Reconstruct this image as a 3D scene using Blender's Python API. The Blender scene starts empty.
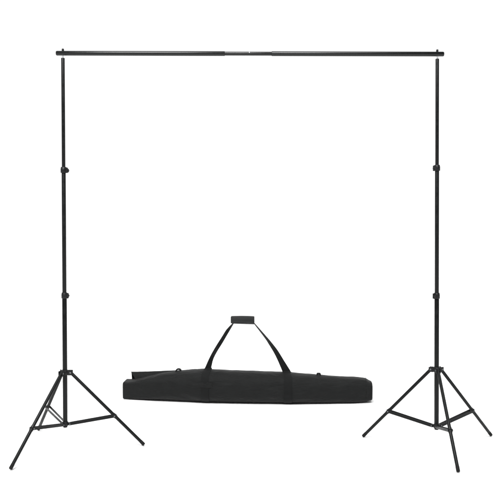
import bpy, bmesh, math, random
from mathutils import Vector, Matrix, noise
random.seed(4)
S = bpy.context.scene
COL = S.collection
PI = math.pi

# ------------------------------------------------------------------ materials
def new_mat(name):
    m = bpy.data.materials.new(name); m.use_nodes = True
    nt = m.node_tree
    return m, nt, nt.nodes['Principled BSDF']

def node(nt, typ, **kw):
    n = nt.nodes.new(typ)
    for k, v in kw.items():
        setattr(n, k, v)
    return n

def coat(name, col, rough, spec=0.5, metal=0.0, nscale=60, bump=0.0, bscale=400, var=0.25, rvar=0.1):
    """painted / moulded surface: slight tone and gloss variation and a fine grain"""
    m, nt, b = new_mat(name)
    tc = node(nt, 'ShaderNodeTexCoord')
    n1 = node(nt, 'ShaderNodeTexNoise'); n1.inputs['Scale'].default_value = nscale; n1.inputs['Detail'].default_value = 5
    nt.links.new(tc.outputs['Object'], n1.inputs['Vector'])
    r = node(nt, 'ShaderNodeValToRGB')
    r.color_ramp.elements[0].position = .3; r.color_ramp.elements[1].position = .7
    r.color_ramp.elements[0].color = (*[c * (1 - var) for c in col], 1)
    r.color_ramp.elements[1].color = (*[c * (1 + var) for c in col], 1)
    nt.links.new(n1.outputs['Fac'], r.inputs['Fac']); nt.links.new(r.outputs['Color'], b.inputs['Base Color'])
    mr = node(nt, 'ShaderNodeMapRange')
    mr.inputs['From Min'].default_value = .3; mr.inputs['From Max'].default_value = .7
    mr.inputs['To Min'].default_value = rough - rvar; mr.inputs['To Max'].default_value = rough + rvar
    nt.links.new(n1.outputs['Fac'], mr.inputs['Value']); nt.links.new(mr.outputs['Result'], b.inputs['Roughness'])
    b.inputs['Specular IOR Level'].default_value = spec
    b.inputs['Metallic'].default_value = metal
    if bump:
        n2 = node(nt, 'ShaderNodeTexNoise'); n2.inputs['Scale'].default_value = bscale
        nt.links.new(tc.outputs['Object'], n2.inputs['Vector'])
        bp = node(nt, 'ShaderNodeBump'); bp.inputs['Strength'].default_value = bump; bp.inputs['Distance'].default_value = .001
        nt.links.new(n2.outputs['Fac'], bp.inputs['Height']); nt.links.new(bp.outputs['Normal'], b.inputs['Normal'])
    return m

def cloth(name, col, weave, wr=0.6, wrinkle=True, spec=.25):
    """woven nylon: two crossed wave bands for the weave, soft creases along and across"""
    m, nt, b = new_mat(name)
    tc = node(nt, 'ShaderNodeTexCoord')
    n1 = node(nt, 'ShaderNodeTexNoise'); n1.inputs['Scale'].default_value = 14; n1.inputs['Detail'].default_value = 6
    nt.links.new(tc.outputs['Object'], n1.inputs['Vector'])
    r = node(nt, 'ShaderNodeValToRGB')
    r.color_ramp.elements[0].position = .3; r.color_ramp.elements[1].position = .7
    r.color_ramp.elements[0].color = (*[c * .86 for c in col], 1)
    r.color_ramp.elements[1].color = (*[c * 1.14 for c in col], 1)
    nt.links.new(n1.outputs['Fac'], r.inputs['Fac']); nt.links.new(r.outputs['Color'], b.inputs['Base Color'])
    b.inputs['Roughness'].default_value = wr
    b.inputs['Specular IOR Level'].default_value = spec
    b.inputs['Sheen Weight'].default_value = .05
    w1 = node(nt, 'ShaderNodeTexWave', bands_direction='X'); w1.inputs['Scale'].default_value = weave
    w2 = node(nt, 'ShaderNodeTexWave', bands_direction='Z'); w2.inputs['Scale'].default_value = weave
    ad = node(nt, 'ShaderNodeMath', operation='ADD')
    for w in (w1, w2):
        nt.links.new(tc.outputs['Object'], w.inputs['Vector'])
    nt.links.new(w1.outputs['Fac'], ad.inputs[0]); nt.links.new(w2.outputs['Fac'], ad.inputs[1])
    bp = node(nt, 'ShaderNodeBump'); bp.inputs['Strength'].default_value = .35; bp.inputs['Distance'].default_value = .0006
    nt.links.new(ad.outputs[0], bp.inputs['Height'])
    last = bp
    if wrinkle:
        mp = node(nt, 'ShaderNodeMapping'); mp.inputs['Scale'].default_value = (5, 12, 16)
        mp.inputs['Rotation'].default_value = (0, .22, 0)
        n2 = node(nt, 'ShaderNodeTexNoise'); n2.inputs['Scale'].default_value = 1.6; n2.inputs['Detail'].default_value = 4
        n2.inputs['Distortion'].default_value = .8
        nt.links.new(tc.outputs['Object'], mp.inputs['Vector']); nt.links.new(mp.outputs['Vector'], n2.inputs['Vector'])
        b2 = node(nt, 'ShaderNodeBump'); b2.inputs['Strength'].default_value = .95; b2.inputs['Distance'].default_value = .012
        nt.links.new(n2.outputs['Fac'], b2.inputs['Height'])
        nt.links.new(b2.outputs['Normal'], bp.inputs['Normal'])
    nt.links.new(last.outputs['Normal'], b.inputs['Normal'])
    return m

M = {}
M['paint'] = coat('black satin paint', (.0038, .0044, .0045), .42, .18, nscale=45, bump=.03, bscale=900)
M['bar_paint'] = coat('black semi gloss bar paint', (.0030, .0036, .0036), .26, .34, nscale=30, var=.12, rvar=.04)
M['plastic'] = coat('black moulded plastic', (.0045, .005, .0055), .45, .25, bump=.2, bscale=700)
M['rubber'] = coat('black rubber', (.005, .005, .005), .7, .2, bump=.2)
M['steel'] = coat('bright zinc plated steel', (.72, .73, .74), .28, .5, metal=1.0, var=.06, rvar=.06)
M['button'] = coat('brushed steel button', (.48, .49, .50), .4, .5, metal=1.0, var=.06)
M['rivet'] = coat('dull steel rivet', (.16, .165, .17), .42, .5, metal=1.0, var=.1)
M['nylon'] = cloth('black woven nylon', (.0054, .0059, .0058), 230, spec=.14)
M['lining'] = cloth('black nylon lining', (.008, .009, .009), 230)
M['webbing'] = cloth('black nylon webbing', (.0038, .0042, .0042), 420, .62, False, .13)
M['grip'] = cloth('black padded grip cloth', (.0115, .0125, .0125), 300, .55, False, .22)
fm, fnt, fb = new_mat('white matt floor')
fn = node(fnt, 'ShaderNodeTexNoise'); fn.inputs['Scale'].default_value = 3
ftc = node(fnt, 'ShaderNodeTexCoord'); fnt.links.new(ftc.outputs['Object'], fn.inputs['Vector'])
fr = node(fnt, 'ShaderNodeValToRGB')
fr.color_ramp.elements[0].color = (.955, .955, .955, 1); fr.color_ramp.elements[1].color = (.975, .975, .975, 1)
fnt.links.new(fn.outputs['Fac'], fr.inputs['Fac']); fnt.links.new(fr.outputs['Color'], fb.inputs['Base Color'])
fb.inputs['Roughness'].default_value = .9; fb.inputs['Specular IOR Level'].default_value = .1
M['floor'] = fm

# ------------------------------------------------------------------ mesh helpers
def obj(name, bm, mat, parent=None, smooth=True, angle=40):
    bmesh.ops.recalc_face_normals(bm, faces=bm.faces)
    me = bpy.data.meshes.new(name); bm.to_mesh(me); bm.free()
    if smooth:
        for p in me.polygons: p.use_smooth = True
        try: me.set_sharp_from_angle(angle=math.radians(angle))
        except Exception: pass
    me.materials.append(M[mat])
    o = bpy.data.objects.new(name, me); COL.objects.link(o)
    if parent: o.parent = parent
    return o

def thing(name, label, cat, loc, rot=(0, 0, 0), group=None):
    o = bpy.data.objects.new(name, None); COL.objects.link(o)
    o.empty_display_size = .1
    o.location = loc; o.rotation_euler = rot
    o['label'] = label; o['category'] = cat
    if group: o['group'] = group
    return o

def frame(d):
    d = Vector(d).normalized()
    a = Vector((0, 0, 1)) if abs(d.z) < .9 else Vector((1, 0, 0))
    u = d.cross(a).normalized(); return d, u, d.cross(u).normalized()

def lathe(bm, p0, axis, prof, seg=32):
    """rings (distance along axis, radius); a hole-free solid of revolution"""
    d, u, v = frame(axis); p0 = Vector(p0); rings = []
    for t, r in prof:
        rings.append([bm.verts.new(p0 + d * t + (u * math.cos(2*PI*k/seg) + v * math.sin(2*PI*k/seg)) * r) for k in range(seg)])
    for a, b in zip(rings, rings[1:]):
        for k in range(seg):
            bm.faces.new((a[k], a[(k+1) % seg], b[(k+1) % seg], b[k]))
    bm.faces.new(rings[0][::-1]); bm.faces.new(rings[-1])

def rod(bm, p0, p1, r, r1=None, bev=.0012, seg=32):
    p0 = Vector(p0); p1 = Vector(p1); L = (p1 - p0).length; r1 = r if r1 is None else r1
    lathe(bm, p0, p1 - p0, [(0, r - bev), (bev * .3, r - bev * .3), (bev, r), (L - bev, r1), (L - bev * .3, r1 - bev * .3), (L, r1 - bev)], seg)

def box(bm, c, ax, ay, az, sx, sy, sz, bev=.0015):
    """bevelled box centred on c with the given axes and full sizes"""
    b2 = bmesh.new(); bmesh.ops.create_cube(b2, size=1)
    bmesh.ops.scale(b2, vec=(sx, sy, sz), verts=b2.verts)
    if bev: bmesh.ops.bevel(b2, geom=list(b2.edges), offset=bev, segments=2, affect='EDGES')
    mt = Matrix((Vector(ax), Vector(ay), Vector(az))).transposed().to_4x4(); mt.translation = Vector(c)
    bmesh.ops.transform(b2, matrix=mt, verts=b2.verts)
    me = bpy.data.meshes.new('t'); b2.to_mesh(me); b2.free(); bm.from_mesh(me); bpy.data.meshes.remove(me)

def lerp(a, b, t): return a + (b - a) * t

def cr(pts, t):
    """Catmull-Rom through tuples, t in 0..1 over the list index"""
    n = len(pts) - 1; x = min(max(t, 0), 1) * n; i = min(int(x), n - 1); f = x - i
    P = [pts[max(i-1, 0)], pts[i], pts[i+1], pts[min(i+2, n)]]
    return tuple(.5 * ((2*b) + (c - a) * f + (2*a - 5*b + 4*c - d) * f*f + (3*b - a - 3*c + d) * f**3) for a, b, c, d in zip(*P))

def crx(rows, x):
    """smooth interpolation of rows (x, ...) at x"""
    i = 0
    while i < len(rows) - 2 and rows[i+1][0] < x: i += 1
    f = (x - rows[i][0]) / (rows[i+1][0] - rows[i][0])
    return cr(rows, (i + min(max(f, 0), 1)) / (len(rows) - 1))

# ------------------------------------------------------------------ setting
bm = bmesh.new()
N = 24
ring = [bm.verts.new((90 * math.cos(2*PI*k/N), 90 * math.sin(2*PI*k/N), 0)) for k in range(N)]
bm.faces.new(ring)
fl = obj('floor', bm, 'floor', None, False); fl['kind'] = 'structure'

# ------------------------------------------------------------------ tripod stands
R_FOOT, R_HUB = .403, .0285
def collar(t, z, az, tilt, r_in, side=True):
    """clamping collar with split ears and a round tightening knob"""
    bm = bmesh.new()
    lathe(bm, (0, 0, z - .0155), (0, 0, 1), [(0, r_in), (.001, .0142), (.003, .0155), (.022, .0155), (.0235, .0146), (.0295, .0140), (.031, .0128), (.031, r_in - .003)])
    d = Vector((math.cos(az), math.sin(az), 0)); s = Vector((-d.y, d.x, 0))
    for k in (-1, 1):
        box(bm, d * .0150 + s * (.0048 * k) + Vector((0, 0, z - .001)), d, s, (0, 0, 1), .0110, .0070, .0275)
    c = obj('collar', bm, 'plastic', t)
    # knob: lobed disc whose shaft crosses the ears
    kb = bmesh.new(); seg = 40
    prof = [(0, .0060), (.002, .0060), (.0025, .0100), (.0035, .0112), (.0085, .0112), (.0100, .0100), (.0103, .0050)]
    D, U, V = frame(s); p0 = d * .0118 + s * .0078 + Vector((0, 0, z - .002)); rings = []
    for tt, rr in prof:
        rw = []
        for q in range(seg):
            a = 2*PI*q/seg; k = rr * (1 + (.07 * math.cos(8*a) if rr > .009 else 0))
            rw.append(kb.verts.new(p0 + D*tt + (U*math.cos(a) + V*math.sin(a)) * k))
        rings.append(rw)
    for a, b in zip(rings, rings[1:]):
        for q in range(seg): kb.faces.new((a[q], a[(q+1) % seg], b[(q+1) % seg], b[q]))
    kb.faces.new(rings[0][::-1]); kb.faces.new(rings[-1])
    obj('knob', kb, 'plastic', c)

def brace_loop(bm, a, b, side, up, half_a, half_b, th=.0020, ht=.0135):
    """one bent strip of flat bar: down one side, round the end pin and back up the other"""
    a = Vector(a); b = Vector(b); d = (b - a).normalized(); side = Vector(side); nrm = d.cross(side).normalized()
    path = []
    for k in range(7):
        an = PI/2 + PI * k / 6
        path.append((a + d * (math.cos(an) * half_a * .8) + side * (math.sin(an) * half_a)))
    for k in range(7):
        an = -PI/2 + PI * k / 6
        path.append((b + d * (math.cos(an) * half_b * .8) + side * (math.sin(an) * half_b)))
    n = len(path); rings = []
    cen = (a + b) / 2
    for i, p in enumerate(path):
        tg = (path[(i+1) % n] - path[i-1]).normalized(); out = tg.cross(nrm).normalized()
        rings.append([bm.verts.new(p + out * (th/2*sx) + nrm * (ht/2*sy)) for sx, sy in ((-1, -1), (1, -1), (1, 1), (-1, 1))])
    for i in range(n):
        A, B = rings[i], rings[(i+1) % n]
        for k in range(4): bm.faces.new((A[k], A[(k+1) % 4], B[(k+1) % 4], B[k]))

def make_stand(label, loc, lean, az0, zhub, zpb, tj, c1, c2, H, knobs):
    t = thing('backdrop_stand', label, 'light stand', loc, (0, lean, 0), 'tripod stands carrying the crossbar')
    Z = Vector((0, 0, 1))
    bm = bmesh.new(); rod(bm, (0, 0, zpb - .012), (0, 0, c2 + .012), .0118); obj('lower_tube', bm, 'paint', t)
    bm = bmesh.new(); rod(bm, (0, 0, c2 - .05), (0, 0, c1 + .012), .0104); obj('middle_tube', bm, 'paint', t)
    bm = bmesh.new(); rod(bm, (0, 0, c1 - .05), (0, 0, H), .0090); obj('upper_tube', bm, 'paint', t)
    collar(t, c2, knobs[1], 0, .0119); collar(t, c1, knobs[0], 0, .0105)
    # spigot: bright stud with a dark threaded end that passes through the bar
    bm = bmesh.new()
    lathe(bm, (0, 0, H - .003), Z, [(0, .0050), (.006, .0052), (.0065, .0042), (.050, .0042)], 24)
    sp = obj('spigot', bm, 'steel', t)
    bm = bmesh.new()
    lathe(bm, (0, 0, H + .0365), Z, [(0, .0050), (.001, .0058), (.0085, .0058), (.0105, .0048), (.0115, .0025)], 24)
    obj('spigot_nut', bm, 'plastic', sp)
    # leg hub: collar with three clevis lugs
    bm = bmesh.new()
    lathe(bm, (0, 0, zhub - .013), Z, [(0, .0119), (.001, .0172), (.003, .0185), (.022, .0185), (.0245, .0170), (.026, .0150), (.026, .0112)])
    hb = None
    for i in range(3):
        az = az0 + i * 2*PI/3; d = Vector((math.cos(az), math.sin(az), 0)); s = Vector((-d.y, d.x, 0))
        for k in (-1, 1):
            box(bm, d * .0262 + s * (.0104 * k) + Z * (zhub - .001), d, s, Z, .0255, .0042, .025)
    hb = obj('leg_hub', bm, 'plastic', t)
    bm = bmesh.new()
    lathe(bm, (0, 0, zpb - .0105), Z, [(0, .0116), (.001, .0152), (.0025, .0160), (.0185, .0160), (.020, .0150), (.021, .0117)])
    for i in range(3):
        az = az0 + i * 2*PI/3; d = Vector((math.cos(az), math.sin(az), 0)); s = Vector((-d.y, d.x, 0))
        box(bm, d * .021 + Z * zpb, d, s, Z, .014, .0125, .0125)
    obj('brace_hub', bm, 'plastic', t)
    bm = bmesh.new(); lathe(bm, (0, 0, zpb - .0185), Z, [(0, .0095), (.0015, .0110), (.0065, .0112)]); obj('end_plug', bm, 'rubber', t)
    for i in range(3):
        az = az0 + i * 2*PI/3; d = Vector((math.cos(az), math.sin(az), 0)); s = Vector((-d.y, d.x, 0))
        top = d * R_HUB + Z * zhub; ft = d * R_FOOT + Z * .0075
        u = (ft - top).normalized(); L = (ft - top).length
        bm = bmesh.new(); rod(bm, top - u * .009, ft - u * .004, .0084)
        lg = obj('leg', bm, 'paint', t)
        bm = bmesh.new(); lathe(bm, ft - u * .026, u, [(0, .0085), (.0006, .0089), (.021, .0089), (.0250, .0084), (.0262, .0068)]); obj('rubber_foot', bm, 'rubber', lg)
        J = top + u * (L * tj)
        bm = bmesh.new(); lathe(bm, J - u * .013, u, [(0, .0085), (.0008, .0099), (.0252, .0099), (.026, .0085)])
        nrm = u.cross(s)
        sl = obj('brace_sleeve', bm, 'plastic', lg)
        bm = bmesh.new()
        lathe(bm, top - s * .0142, s, [(0, .0022), (.0008, .0042), (.0020, .0044), (.0264, .0044), (.0276, .0042), (.0284, .0022)], 20)
        obj('rivet', bm, 'rivet', lg)
        A = d * .0245 + Z * zpb; B = J
        bm = bmesh.new(); brace_loop(bm, A, B, s, Z, .0098, .0122)
        br = obj('brace', bm, 'paint', t, True, 30)
        bm = bmesh.new()
        lathe(bm, A - s * .0122, s, [(0, .0018), (.0006, .0034), (.0238, .0034), (.0244, .0018)], 16)
        obj('rivet', bm, 'rivet', br)
        bm = bmesh.new()
        lathe(bm, B - s * .0150, s, [(0, .0018), (.0008, .0036), (.0292, .0036), (.0300, .0018)], 16)
        obj('rivet', bm, 'rivet', br)
    return t

rad = math.radians
XL, XR = -.95387, .96388
make_stand('black tripod stand under the left end of the crossbar, leg splayed toward the carry bag', (XL, 0, 0), .0013,
           rad(-114.98), .3924, .1263, .597, 1.4323, .7898, 2.000, (rad(-15), rad(5)))
make_stand('black tripod stand under the right end of the crossbar, one leg pointing forward', (XR, 0, 0), -.0058,
           rad(150.43), .4079, .1146, .614, 1.4428, .7884, 1.9958, (rad(172), rad(-160)))

# ------------------------------------------------------------------ crossbar
xl = XL + .0013 * 2.0; xr = XR - .0058 * 1.996
zl, zr = 2.0 + .0246, 1.9958 + .0246
P = lambda x: Vector((x, 0, lerp(zl, zr, (x - xl) / (xr - xl))))
bar = thing('crossbar', 'long black tube resting across the tops of both tripod stands, thinner at its middle', 'crossbar', P((xl + xr) / 2))
O = bar.location
def bar_rod(name, x0, x1, r, parent=bar, mat='bar_paint'):
    bm = bmesh.new(); rod(bm, P(x0) - O, P(x1) - O, r, bev=.0015, seg=40)
    return obj(name, bm, mat, parent)
X0, X1 = xl - .0315, xr + .0305
bar_rod('outer_tube', X0, -.128, .0121)
bar_rod('outer_tube', .110, X1, .0121)
mid = bar_rod('joining_tube', -.19, .17, .0100)
bm = bmesh.new(); c = P(-.003) - O + Vector((0, -.0086, .0038))
lathe(bm, c, (0, -.92, .40), [(0, .0036), (.0012, .0034), (.0022, .0026), (.0027, .0012)], 20); obj('push_button', bm, 'button', mid)
for x0, s in ((X0, -1), (X1, 1)):
    bm = bmesh.new(); lathe(bm, P(x0) - O - Vector((s * .003, 0, 0)), (s, 0, 0), [(0, .0100), (.004, .0108), (.0055, .0100), (.0062, .0080)], 32)
    obj('end_cap', bm, 'plastic', bar)

# ------------------------------------------------------------------ carry bag
bag = thing('carry_bag', 'long black nylon carry bag lying on the floor with its strap handle standing up', 'carry bag',
            (-.01864, 1.030, .0028), (0, 0, -.05621))
ST = [(-0.8209, 0.0703, 0.0001, 0.1125), (-0.7818, 0.0736, -0.0004, 0.1155), (-0.7324, 0.0778, 0.0004, 0.1295), (-0.6625, 0.0838, 0.0014, 0.1505), (-0.5797, 0.089, 0.0017, 0.1695),
      (-0.4979, 0.0938, 0.0014, 0.1851), (-0.4169, 0.0986, 0.0008, 0.1951), (-0.3366, 0.1034, -0.0001, 0.2036), (-0.2768, 0.105, -0.0003, 0.2085), (-0.2041, 0.105, -0.0002, 0.2049), (-0.1121, 0.105, 0.0001, 0.2009), (-0.014, 0.105, 0.0, 0.1989), (0.0838, 0.105, 0.0001, 0.1972),
      (0.1814, 0.105, 0.0, 0.1944), (0.2788, 0.105, -0.0001, 0.191), (0.3567, 0.101, -0.0005, 0.185), (0.4346, 0.097, -0.0009, 0.1782), (0.5126, 0.093, -0.0012, 0.1709), (0.5907, 0.089, -0.0014, 0.1656), (0.669, 0.085, -0.0013, 0.1608), (0.7279, 0.0764, 0.0, 0.1562), (0.7738, 0.0698, 0.0031, 0.1478), (0.8067, 0.065, 0.0116, 0.1290)]
EXP = 2 / 2.5
def bow(x):
    """the soft bag lies in a slight curve on the floor"""
    return (.085 if x < 0 else .055) * (abs(x) / .8) ** 2.2
def surf(x, a, off=0.0):
    """point on the bag at station x; a = 0 is the back, 90 the ridge, 180 the front, 270 underneath"""
    x = min(max(x, ST[0][0]), ST[-1][0])
    _, b, zb, zt = crx(ST, x)
    c, s = math.cos(a), math.sin(a); h = (zt - zb) / 2
    k = max(0, (-x - .45) / .37) ** 1.5; e = lerp(EXP, .26, min(1, k))          # the open left end is boxy
    e = lerp(e, .62, min(1, max(0, (x - .60) / .2)))
    y = (b + off) * math.copysign(abs(c) ** e, c); z = (zb + zt) / 2 + (h + off) * math.copysign(abs(s) ** e, s)
    # soft dents and pulled folds of a half-filled nylon sleeve
    fr_ = max(0, -c)
    w = .0035 * noise.noise(Vector((x * 4.1, a * 1.3, 2.0))) + .0020 * noise.noise(Vector((x * 13 + a * 1.5, a * 4, 7.0)))
    w += .0022 * math.sin(a * 7 + x * 9 + 1.3 * math.sin(x * 5)) * max(0, noise.noise(Vector((x * 3, a, 9.0)))) * 2
    # folds pulled in toward the two strap bands, and a slight unevenness along the ridge
    for xb in (-.266, .2665):
        d = x - xb
        w += .0056 * math.exp(-(d / .17) ** 2) * (.35 + .65 * math.sin(a * 5.0 + abs(d) * 34)) * min(1, abs(d) / .05)
    w += .0048 * math.sin((x * 22) + a * 3.2 + 2 * noise.noise(Vector((x * 3, a, 4)))) * max(0, noise.noise(Vector((x * 2.2, a * .7, 5.5))) + .1) * 1.6
    w *= fr_
    z += max(0, s) ** 2 * (.0026 * noise.noise(Vector((x * 9, 1.5, .3))) + .0014 * noise.noise(Vector((x * 27, 4.5, .3))))
    return Vector((x, y - w + bow(x), z))
bm = bmesh.new(); NX, NA = 220, 112; rings = []
x0, x1 = ST[0][0], ST[-1][0]
for i in range(NX + 1):
    x = lerp(x0, x1, i / NX)
    rings.append([bm.verts.new(surf(x, 2*PI*k/NA)) for k in range(NA)])
for A, B in zip(rings, rings[1:]):
    for k in range(NA): bm.faces.new((A[k], A[(k+1) % NA], B[(k+1) % NA], B[k]))
for rg, sgn in ((rings[0], -1), (rings[-1], 1)):       # softly domed ends
    prev = rg; cen = sum((v.co for v in rg), Vector()) / NA
    for f, dx in ((.985, .0025), (.94, .0045), (.8, .0055), (.5, .004), (.2, .002)):
        cur = [bm.verts.new(cen + (v.co - cen) * f + Vector((sgn * dx, 0, 0))) for v in rg]
        for k in range(NA): bm.faces.new((prev[k], prev[(k+1) % NA], cur[(k+1) % NA], cur[k]))
        prev = cur
    bm.faces.new(prev)
body = obj('bag_body', bm, 'nylon', bag, True, 60)

def seam(name, x, r, mat, parent):
    bm = bmesh.new(); n = 96; m = 8; rg = []
    for k in range(n):
        a = 2*PI*k/n; p = surf(x, a); q = surf(x, a, .01); o = (q - p).normalized()
        rg.append([bm.verts.new(p + o * (r * math.cos(2*PI*j/m)) + Vector((r * math.sin(2*PI*j/m), 0, 0))) for j in range(m)])
    for k in range(n):
        A, B = rg[k], rg[(k+1) % n]
        for j in range(m): bm.faces.new((A[j], A[(j+1) % m], B[(j+1) % m], B[j]))
    return obj(name, bm, mat, parent)
seam('piping', ST[-1][0] - .006, .0019, 'webbing', body)
seam('piping', .7720, .0022, 'nylon', body)

# open end: the back panel stands above the front one and folds forward over it
FL = [(-0.7889, 0.1657), (-0.7183, 0.1708), (-0.6486, 0.1761), (-0.5455, 0.1838), (-0.4775, 0.189), (-0.4102, 0.1939), (-0.3433, 0.2011)]
def fold_sheet(name, mat, prof, shear, th=.0022, xr_=-.33, drop=0.0):
    bm = bmesh.new(); n = 60; m = len(prof); top = []; bot = []
    for i in range(n + 1):
        x = lerp(FL[0][0], xr_, i / n); zt = crx(FL, x)[1]; zbdy = surf(x, PI/2).z
        ra, rb = [], []
        for j, (y, f) in enumerate(prof):
            z = lerp(zbdy - .035, zt, f)
            xx = x + shear[j] * (1 - i / n) ** 2
            wv = .0018 * noise.noise(Vector((x * 16, j * .5, 3)))
            ra.append(bm.verts.new((xx, y + wv + bow(xx), z + wv * .5))); rb.append(bm.verts.new((xx, y + wv + th + bow(xx), z + wv * .5 - th * .6)))
        top.append(ra); bot.append(rb)
    for i in range(n):
        for j in range(m - 1):
            bm.faces.new((top[i][j], top[i+1][j], top[i+1][j+1], top[i][j+1]))
            bm.faces.new((bot[i][j], bot[i][j+1], bot[i+1][j+1], bot[i+1][j]))
    for i in range(n):
        for j in (0, m - 1): bm.faces.new((top[i][j], bot[i][j], bot[i+1][j], top[i+1][j]))
    for j in range(m - 1):
        for i in (0, n): bm.faces.new((top[i][j], top[i][j+1], bot[i][j+1], bot[i][j]))
    return obj(name, bm, mat, body, True, 60)
fold_sheet('end_flap', 'nylon', [(.062, 0), (.058, .45), (.047, .85), (.034, .97), (.026, 1.0), (.016, .96), (.004, .72), (-.008, .4), (-.018, .1)],
           [0, 0, 0, 0, 0, .006, .026, .044, .058])

# ---- handle: one webbing strap per side, sewn round the bag and gathered by a padded grip
LO = [(-.2783, .2110), (-.2493, .2753), (-.2164, .3378), (-.164, .4234), (-.1345, .4694), (-.0921, .5142)]
LI = [(-.2369, .2119), (-.2231, .2722), (-.1968, .3249), (-.1595, .3842), (-.1248, .4446), (-.0882, .5076)]
RO = [(.0440, .5185), (.124, .4284), (.1649, .3805), (.202, .3313), (.2429, .2638), (.2839, .1979)]
RI = [(.0470, .5040), (.1162, .4127), (.1455, .3673), (.1747, .3193), (.2027, .2634), (.2307, .1977)]
WID = .047
def strap(side, yoff, name):
    """ribbon given by its two edges; side -1 runs down the front of the bag, +1 down the back"""
    E1, E2 = [], []
    def band(xc, w, up, xtop):
        pts = []
        n = 40
        for i in range(n + 1):
            f = i / n; a = lerp(PI * 1.40, PI * .56, f) if side < 0 else lerp(-PI * .40, PI * .44, f)
            sh = (xtop - xc) * max(0, (f - .72) / .28) ** 1.5
            pts.append((surf(xc - w/2 + sh, a, .0022), surf(xc + w/2 + sh, a, .0022)))
        return pts if up else pts[::-1]
    def rise(Oe, Ie, rev):
        pts = []
        for i in range(1, 31):
            f = i / 30 if not rev else (i - 1) / 30
            o = Vector((cr(Oe, f)[0], 0, cr(Oe, f)[1])); q = Vector((cr(Ie, f)[0], 0, cr(Ie, f)[1]))
            g = f if not rev else 1 - f                      # 0 at the bag, 1 at the grip
            wd = (o - q).length; dy = math.sqrt(max(0, (WID * (1 - .45 * g)) ** 2 - wd ** 2)) * min(1, g * 3)
            yc = yoff * lerp(1.0, .6, g)
            o.y = yc - dy / 2; q.y = yc + dy / 2
            pts.append((o, q))
        return pts
    left = band(-.2660, .0485, True, -.2573)
    up = rise(LO, LI, False); dn = rise(RO, RI, True)
    right = [(b, a) for a, b in band(.2665, .0520, False, .2573)]
    seq = left + up + dn + right
    bm = bmesh.new(); th = .0026; rg = []
    for i, (A, B) in enumerate(seq):
        p = seq[max(i-1, 0)]; q = seq[min(i+1, len(seq)-1)]
        tg = ((q[0] + q[1]) - (p[0] + p[1])).normalized(); nr = tg.cross(B - A).normalized() * (th / 2)
        row = []
        for k in range(5): row.append(bm.verts.new(A.lerp(B, k/4) + nr * (1 if k not in (0, 4) else .55)))
        for k in range(4, -1, -1): row.append(bm.verts.new(A.lerp(B, k/4) - nr * (1 if k not in (0, 4) else .55)))
        rg.append(row)
    for A, B in zip(rg, rg[1:]):
        for k in range(10): bm.faces.new((A[k], A[(k+1) % 10], B[(k+1) % 10], B[k]))
    bm.faces.new(rg[0]); bm.faces.new(rg[-1][::-1])
    return obj(name, bm, 'webbing', bag, True, 50)
strap(-1, -.004, 'strap'); strap(1, .010, 'strap')

bm = bmesh.new(); rg = []; n = 40; m = 40
for i in range(n + 1):
    f = i / n; x = lerp(-.1055, .0470, f)
    k = 1 - .10 * max(0, abs(f - .5) * 2 - .94) / .06
    zc = .5335 + .002 * math.sin(PI * f); hz, hy = .0238, .0225
    row = []
    for q in range(m):
        a = 2*PI*q/m; c, s = math.cos(a), math.sin(a)
        yy = math.copysign(abs(c) ** .55, c) * hy * k; zz = math.copysign(abs(s) ** .55, s) * hz * k
        if s < 0: zz += .0022 * math.sin(PI * f)
        w = .0008 * noise.noise(Vector((x * 40, a * 2, 1)))
        row.append(bm.verts.new((x, yy + w + .002, zc + zz)))
    rg.append(row)
for A, B in zip(rg, rg[1:]):
    for q in range(m): bm.faces.new((A[q], A[(q+1) % m], B[(q+1) % m], B[q]))
bm.faces.new(rg[0][::-1]); bm.faces.new(rg[-1])
grip = obj('grip', bm, 'grip', bag, True, 50)
bm = bmesh.new()                                        # overlapping closing edge of the wrapped grip
box(bm, (-.0293, -.0212, .5235), (1, 0, 0), (0, 1, 0), (0, 0, 1), .146, .0026, .014, .001); obj('closing_edge', bm, 'grip', grip)

def loop_tab(x, w, hgt, square):
    bm = bmesh.new(); zt = surf(x, PI/2).z; rg = []; n = 18
    for i in range(n + 1):
        a = PI * i / n
        c, s = math.cos(a), math.sin(a); e = .45 if square else .85
        px = x - math.copysign(abs(c) ** e, c) * w / 2; pz = zt - .004 + s ** e * (hgt + .004)
        rg.append([(px, pz, math.atan2(s / hgt * w, -c))])
    rows = []
    for px, pz, an in [r[0] for r in rg]:
        nx, nz = math.cos(an), math.sin(an)
        rows.append([bm.verts.new((px + nx * o, yy + bow(x), pz + nz * o)) for o, yy in ((0, -.011), (0, .011), (-.0080, .011), (-.0080, -.011))])
    for A, B in zip(rows, rows[1:]):
        for k in range(4): bm.faces.new((A[k], A[(k+1) % 4], B[(k+1) % 4], B[k]))
    bm.faces.new(rows[0]); bm.faces.new(rows[-1][::-1])
    return obj('fabric_loop', bm, 'webbing', body, True, 50)
loop_tab(-.4532, .040, .0165, False)
loop_tab(.4646, .028, .0135, True)

# stitched reinforcement where the left strap is sewn on
bm = bmesh.new(); rg = []
for i in range(9):
    x = lerp(-.300, -.2210, i / 8)
    rw = [surf(x, a, .0040) for a in (rad(163), rad(168), rad(174), rad(179))] + [surf(x, a, .0012) for a in (rad(179), rad(174), rad(168), rad(163))]
    rg.append([bm.verts.new(v) for v in rw])
for A, B in zip(rg, rg[1:]):
    for k in range(8): bm.faces.new((A[k], A[(k+1) % 8], B[(k+1) % 8], B[k]))
bm.faces.new(rg[0]); bm.faces.new(rg[-1][::-1])
obj('sewn_patch', bm, 'nylon', body)

# ------------------------------------------------------------------ light, world, camera
AMBIENT, KEY, TOP = .18, 8.0, 2.6
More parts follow.
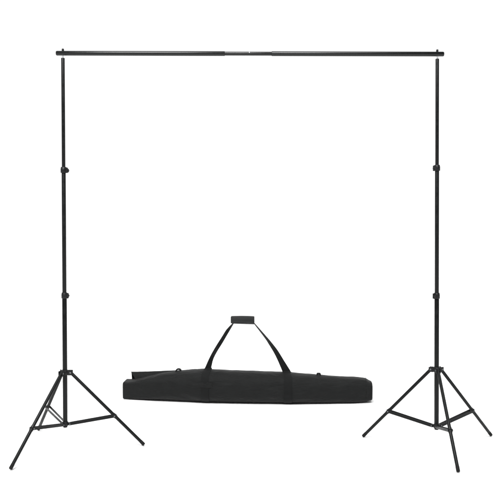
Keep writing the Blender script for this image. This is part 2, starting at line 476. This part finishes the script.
# world light: white background ahead, dim behind, unseen bright patches added high up
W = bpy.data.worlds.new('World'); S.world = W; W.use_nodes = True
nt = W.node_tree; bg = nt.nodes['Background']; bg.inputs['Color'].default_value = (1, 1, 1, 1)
tc = node(nt, 'ShaderNodeTexCoord'); sx = node(nt, 'ShaderNodeSeparateXYZ'); nt.links.new(tc.outputs['Generated'], sx.inputs[0])
def mth(op, a, b=None, c=None):
    n = node(nt, 'ShaderNodeMath', operation=op)
    for k, v in enumerate((a, b, c)):
        if v is None: continue
        if isinstance(v, (int, float)): n.inputs[k].default_value = v
        else: nt.links.new(v, n.inputs[k])
    return n.outputs[0]
def ramp(v, lo, hi, a=0.0, b=1.0):
    n = node(nt, 'ShaderNodeMapRange', interpolation_type='SMOOTHSTEP'); nt.links.new(v, n.inputs['Value'])
    for k, w in zip(('From Min', 'From Max', 'To Min', 'To Max'), (lo, hi, a, b)): n.inputs[k].default_value = w
    return n.outputs[0]
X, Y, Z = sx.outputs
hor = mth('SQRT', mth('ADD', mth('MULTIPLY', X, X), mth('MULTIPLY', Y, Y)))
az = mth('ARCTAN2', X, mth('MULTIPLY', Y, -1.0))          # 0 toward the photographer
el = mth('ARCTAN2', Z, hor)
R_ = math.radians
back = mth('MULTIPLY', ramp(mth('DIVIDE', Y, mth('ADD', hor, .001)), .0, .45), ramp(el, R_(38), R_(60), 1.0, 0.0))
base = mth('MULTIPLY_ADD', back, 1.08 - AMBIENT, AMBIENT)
key_patch = mth('MULTIPLY', mth('MULTIPLY', ramp(el, R_(34), R_(40)), ramp(el, R_(60), R_(66), 1.0, 0.0)),
           ramp(mth('ABSOLUTE', mth('ADD', az, .12)), R_(22), R_(32), 1.0, 0.0))  # unseen bright patch added high on the camera side as key light
zen = mth('MULTIPLY', ramp(el, R_(62), R_(74)), TOP)  # overhead patch added so the floor stays white and shadows fade
nt.links.new(mth('ADD', zen, mth('MULTIPLY_ADD', key_patch, KEY, base)), bg.inputs['Strength'])
W.cycles.sampling_method = 'MANUAL'; W.cycles.sample_map_resolution = 512
def area(name, loc, aim, sx, sy, watts, col=(1, 1, 1)):
    l = bpy.data.lights.new(name, 'AREA'); l.shape = 'RECTANGLE'; l.size = sx; l.size_y = sy; l.energy = watts; l.color = col
    o = bpy.data.objects.new(name, l); COL.objects.link(o); o.location = loc
    o.rotation_euler = (Vector(aim) - Vector(loc)).to_track_quat('-Z', 'Y').to_euler()
area('strip_softbox', (-.9, -2.4, 4.0), (-.3, .2, 1.6), 2.4, .5, 170)

cam = bpy.data.cameras.new('Camera'); co = bpy.data.objects.new('Camera', cam); COL.objects.link(co)
cam.sensor_width = 36; cam.lens = 762.80 / 500 * 36; cam.clip_end = 400
co.location = (0, -3.908, 1.14941); co.rotation_euler = (PI/2 - .03215, 0, 0)
S.camera = co
S.view_settings.view_transform = 'Standard'; S.view_settings.look = 'None'; S.view_settings.exposure = 0; S.view_settings.gamma = 1
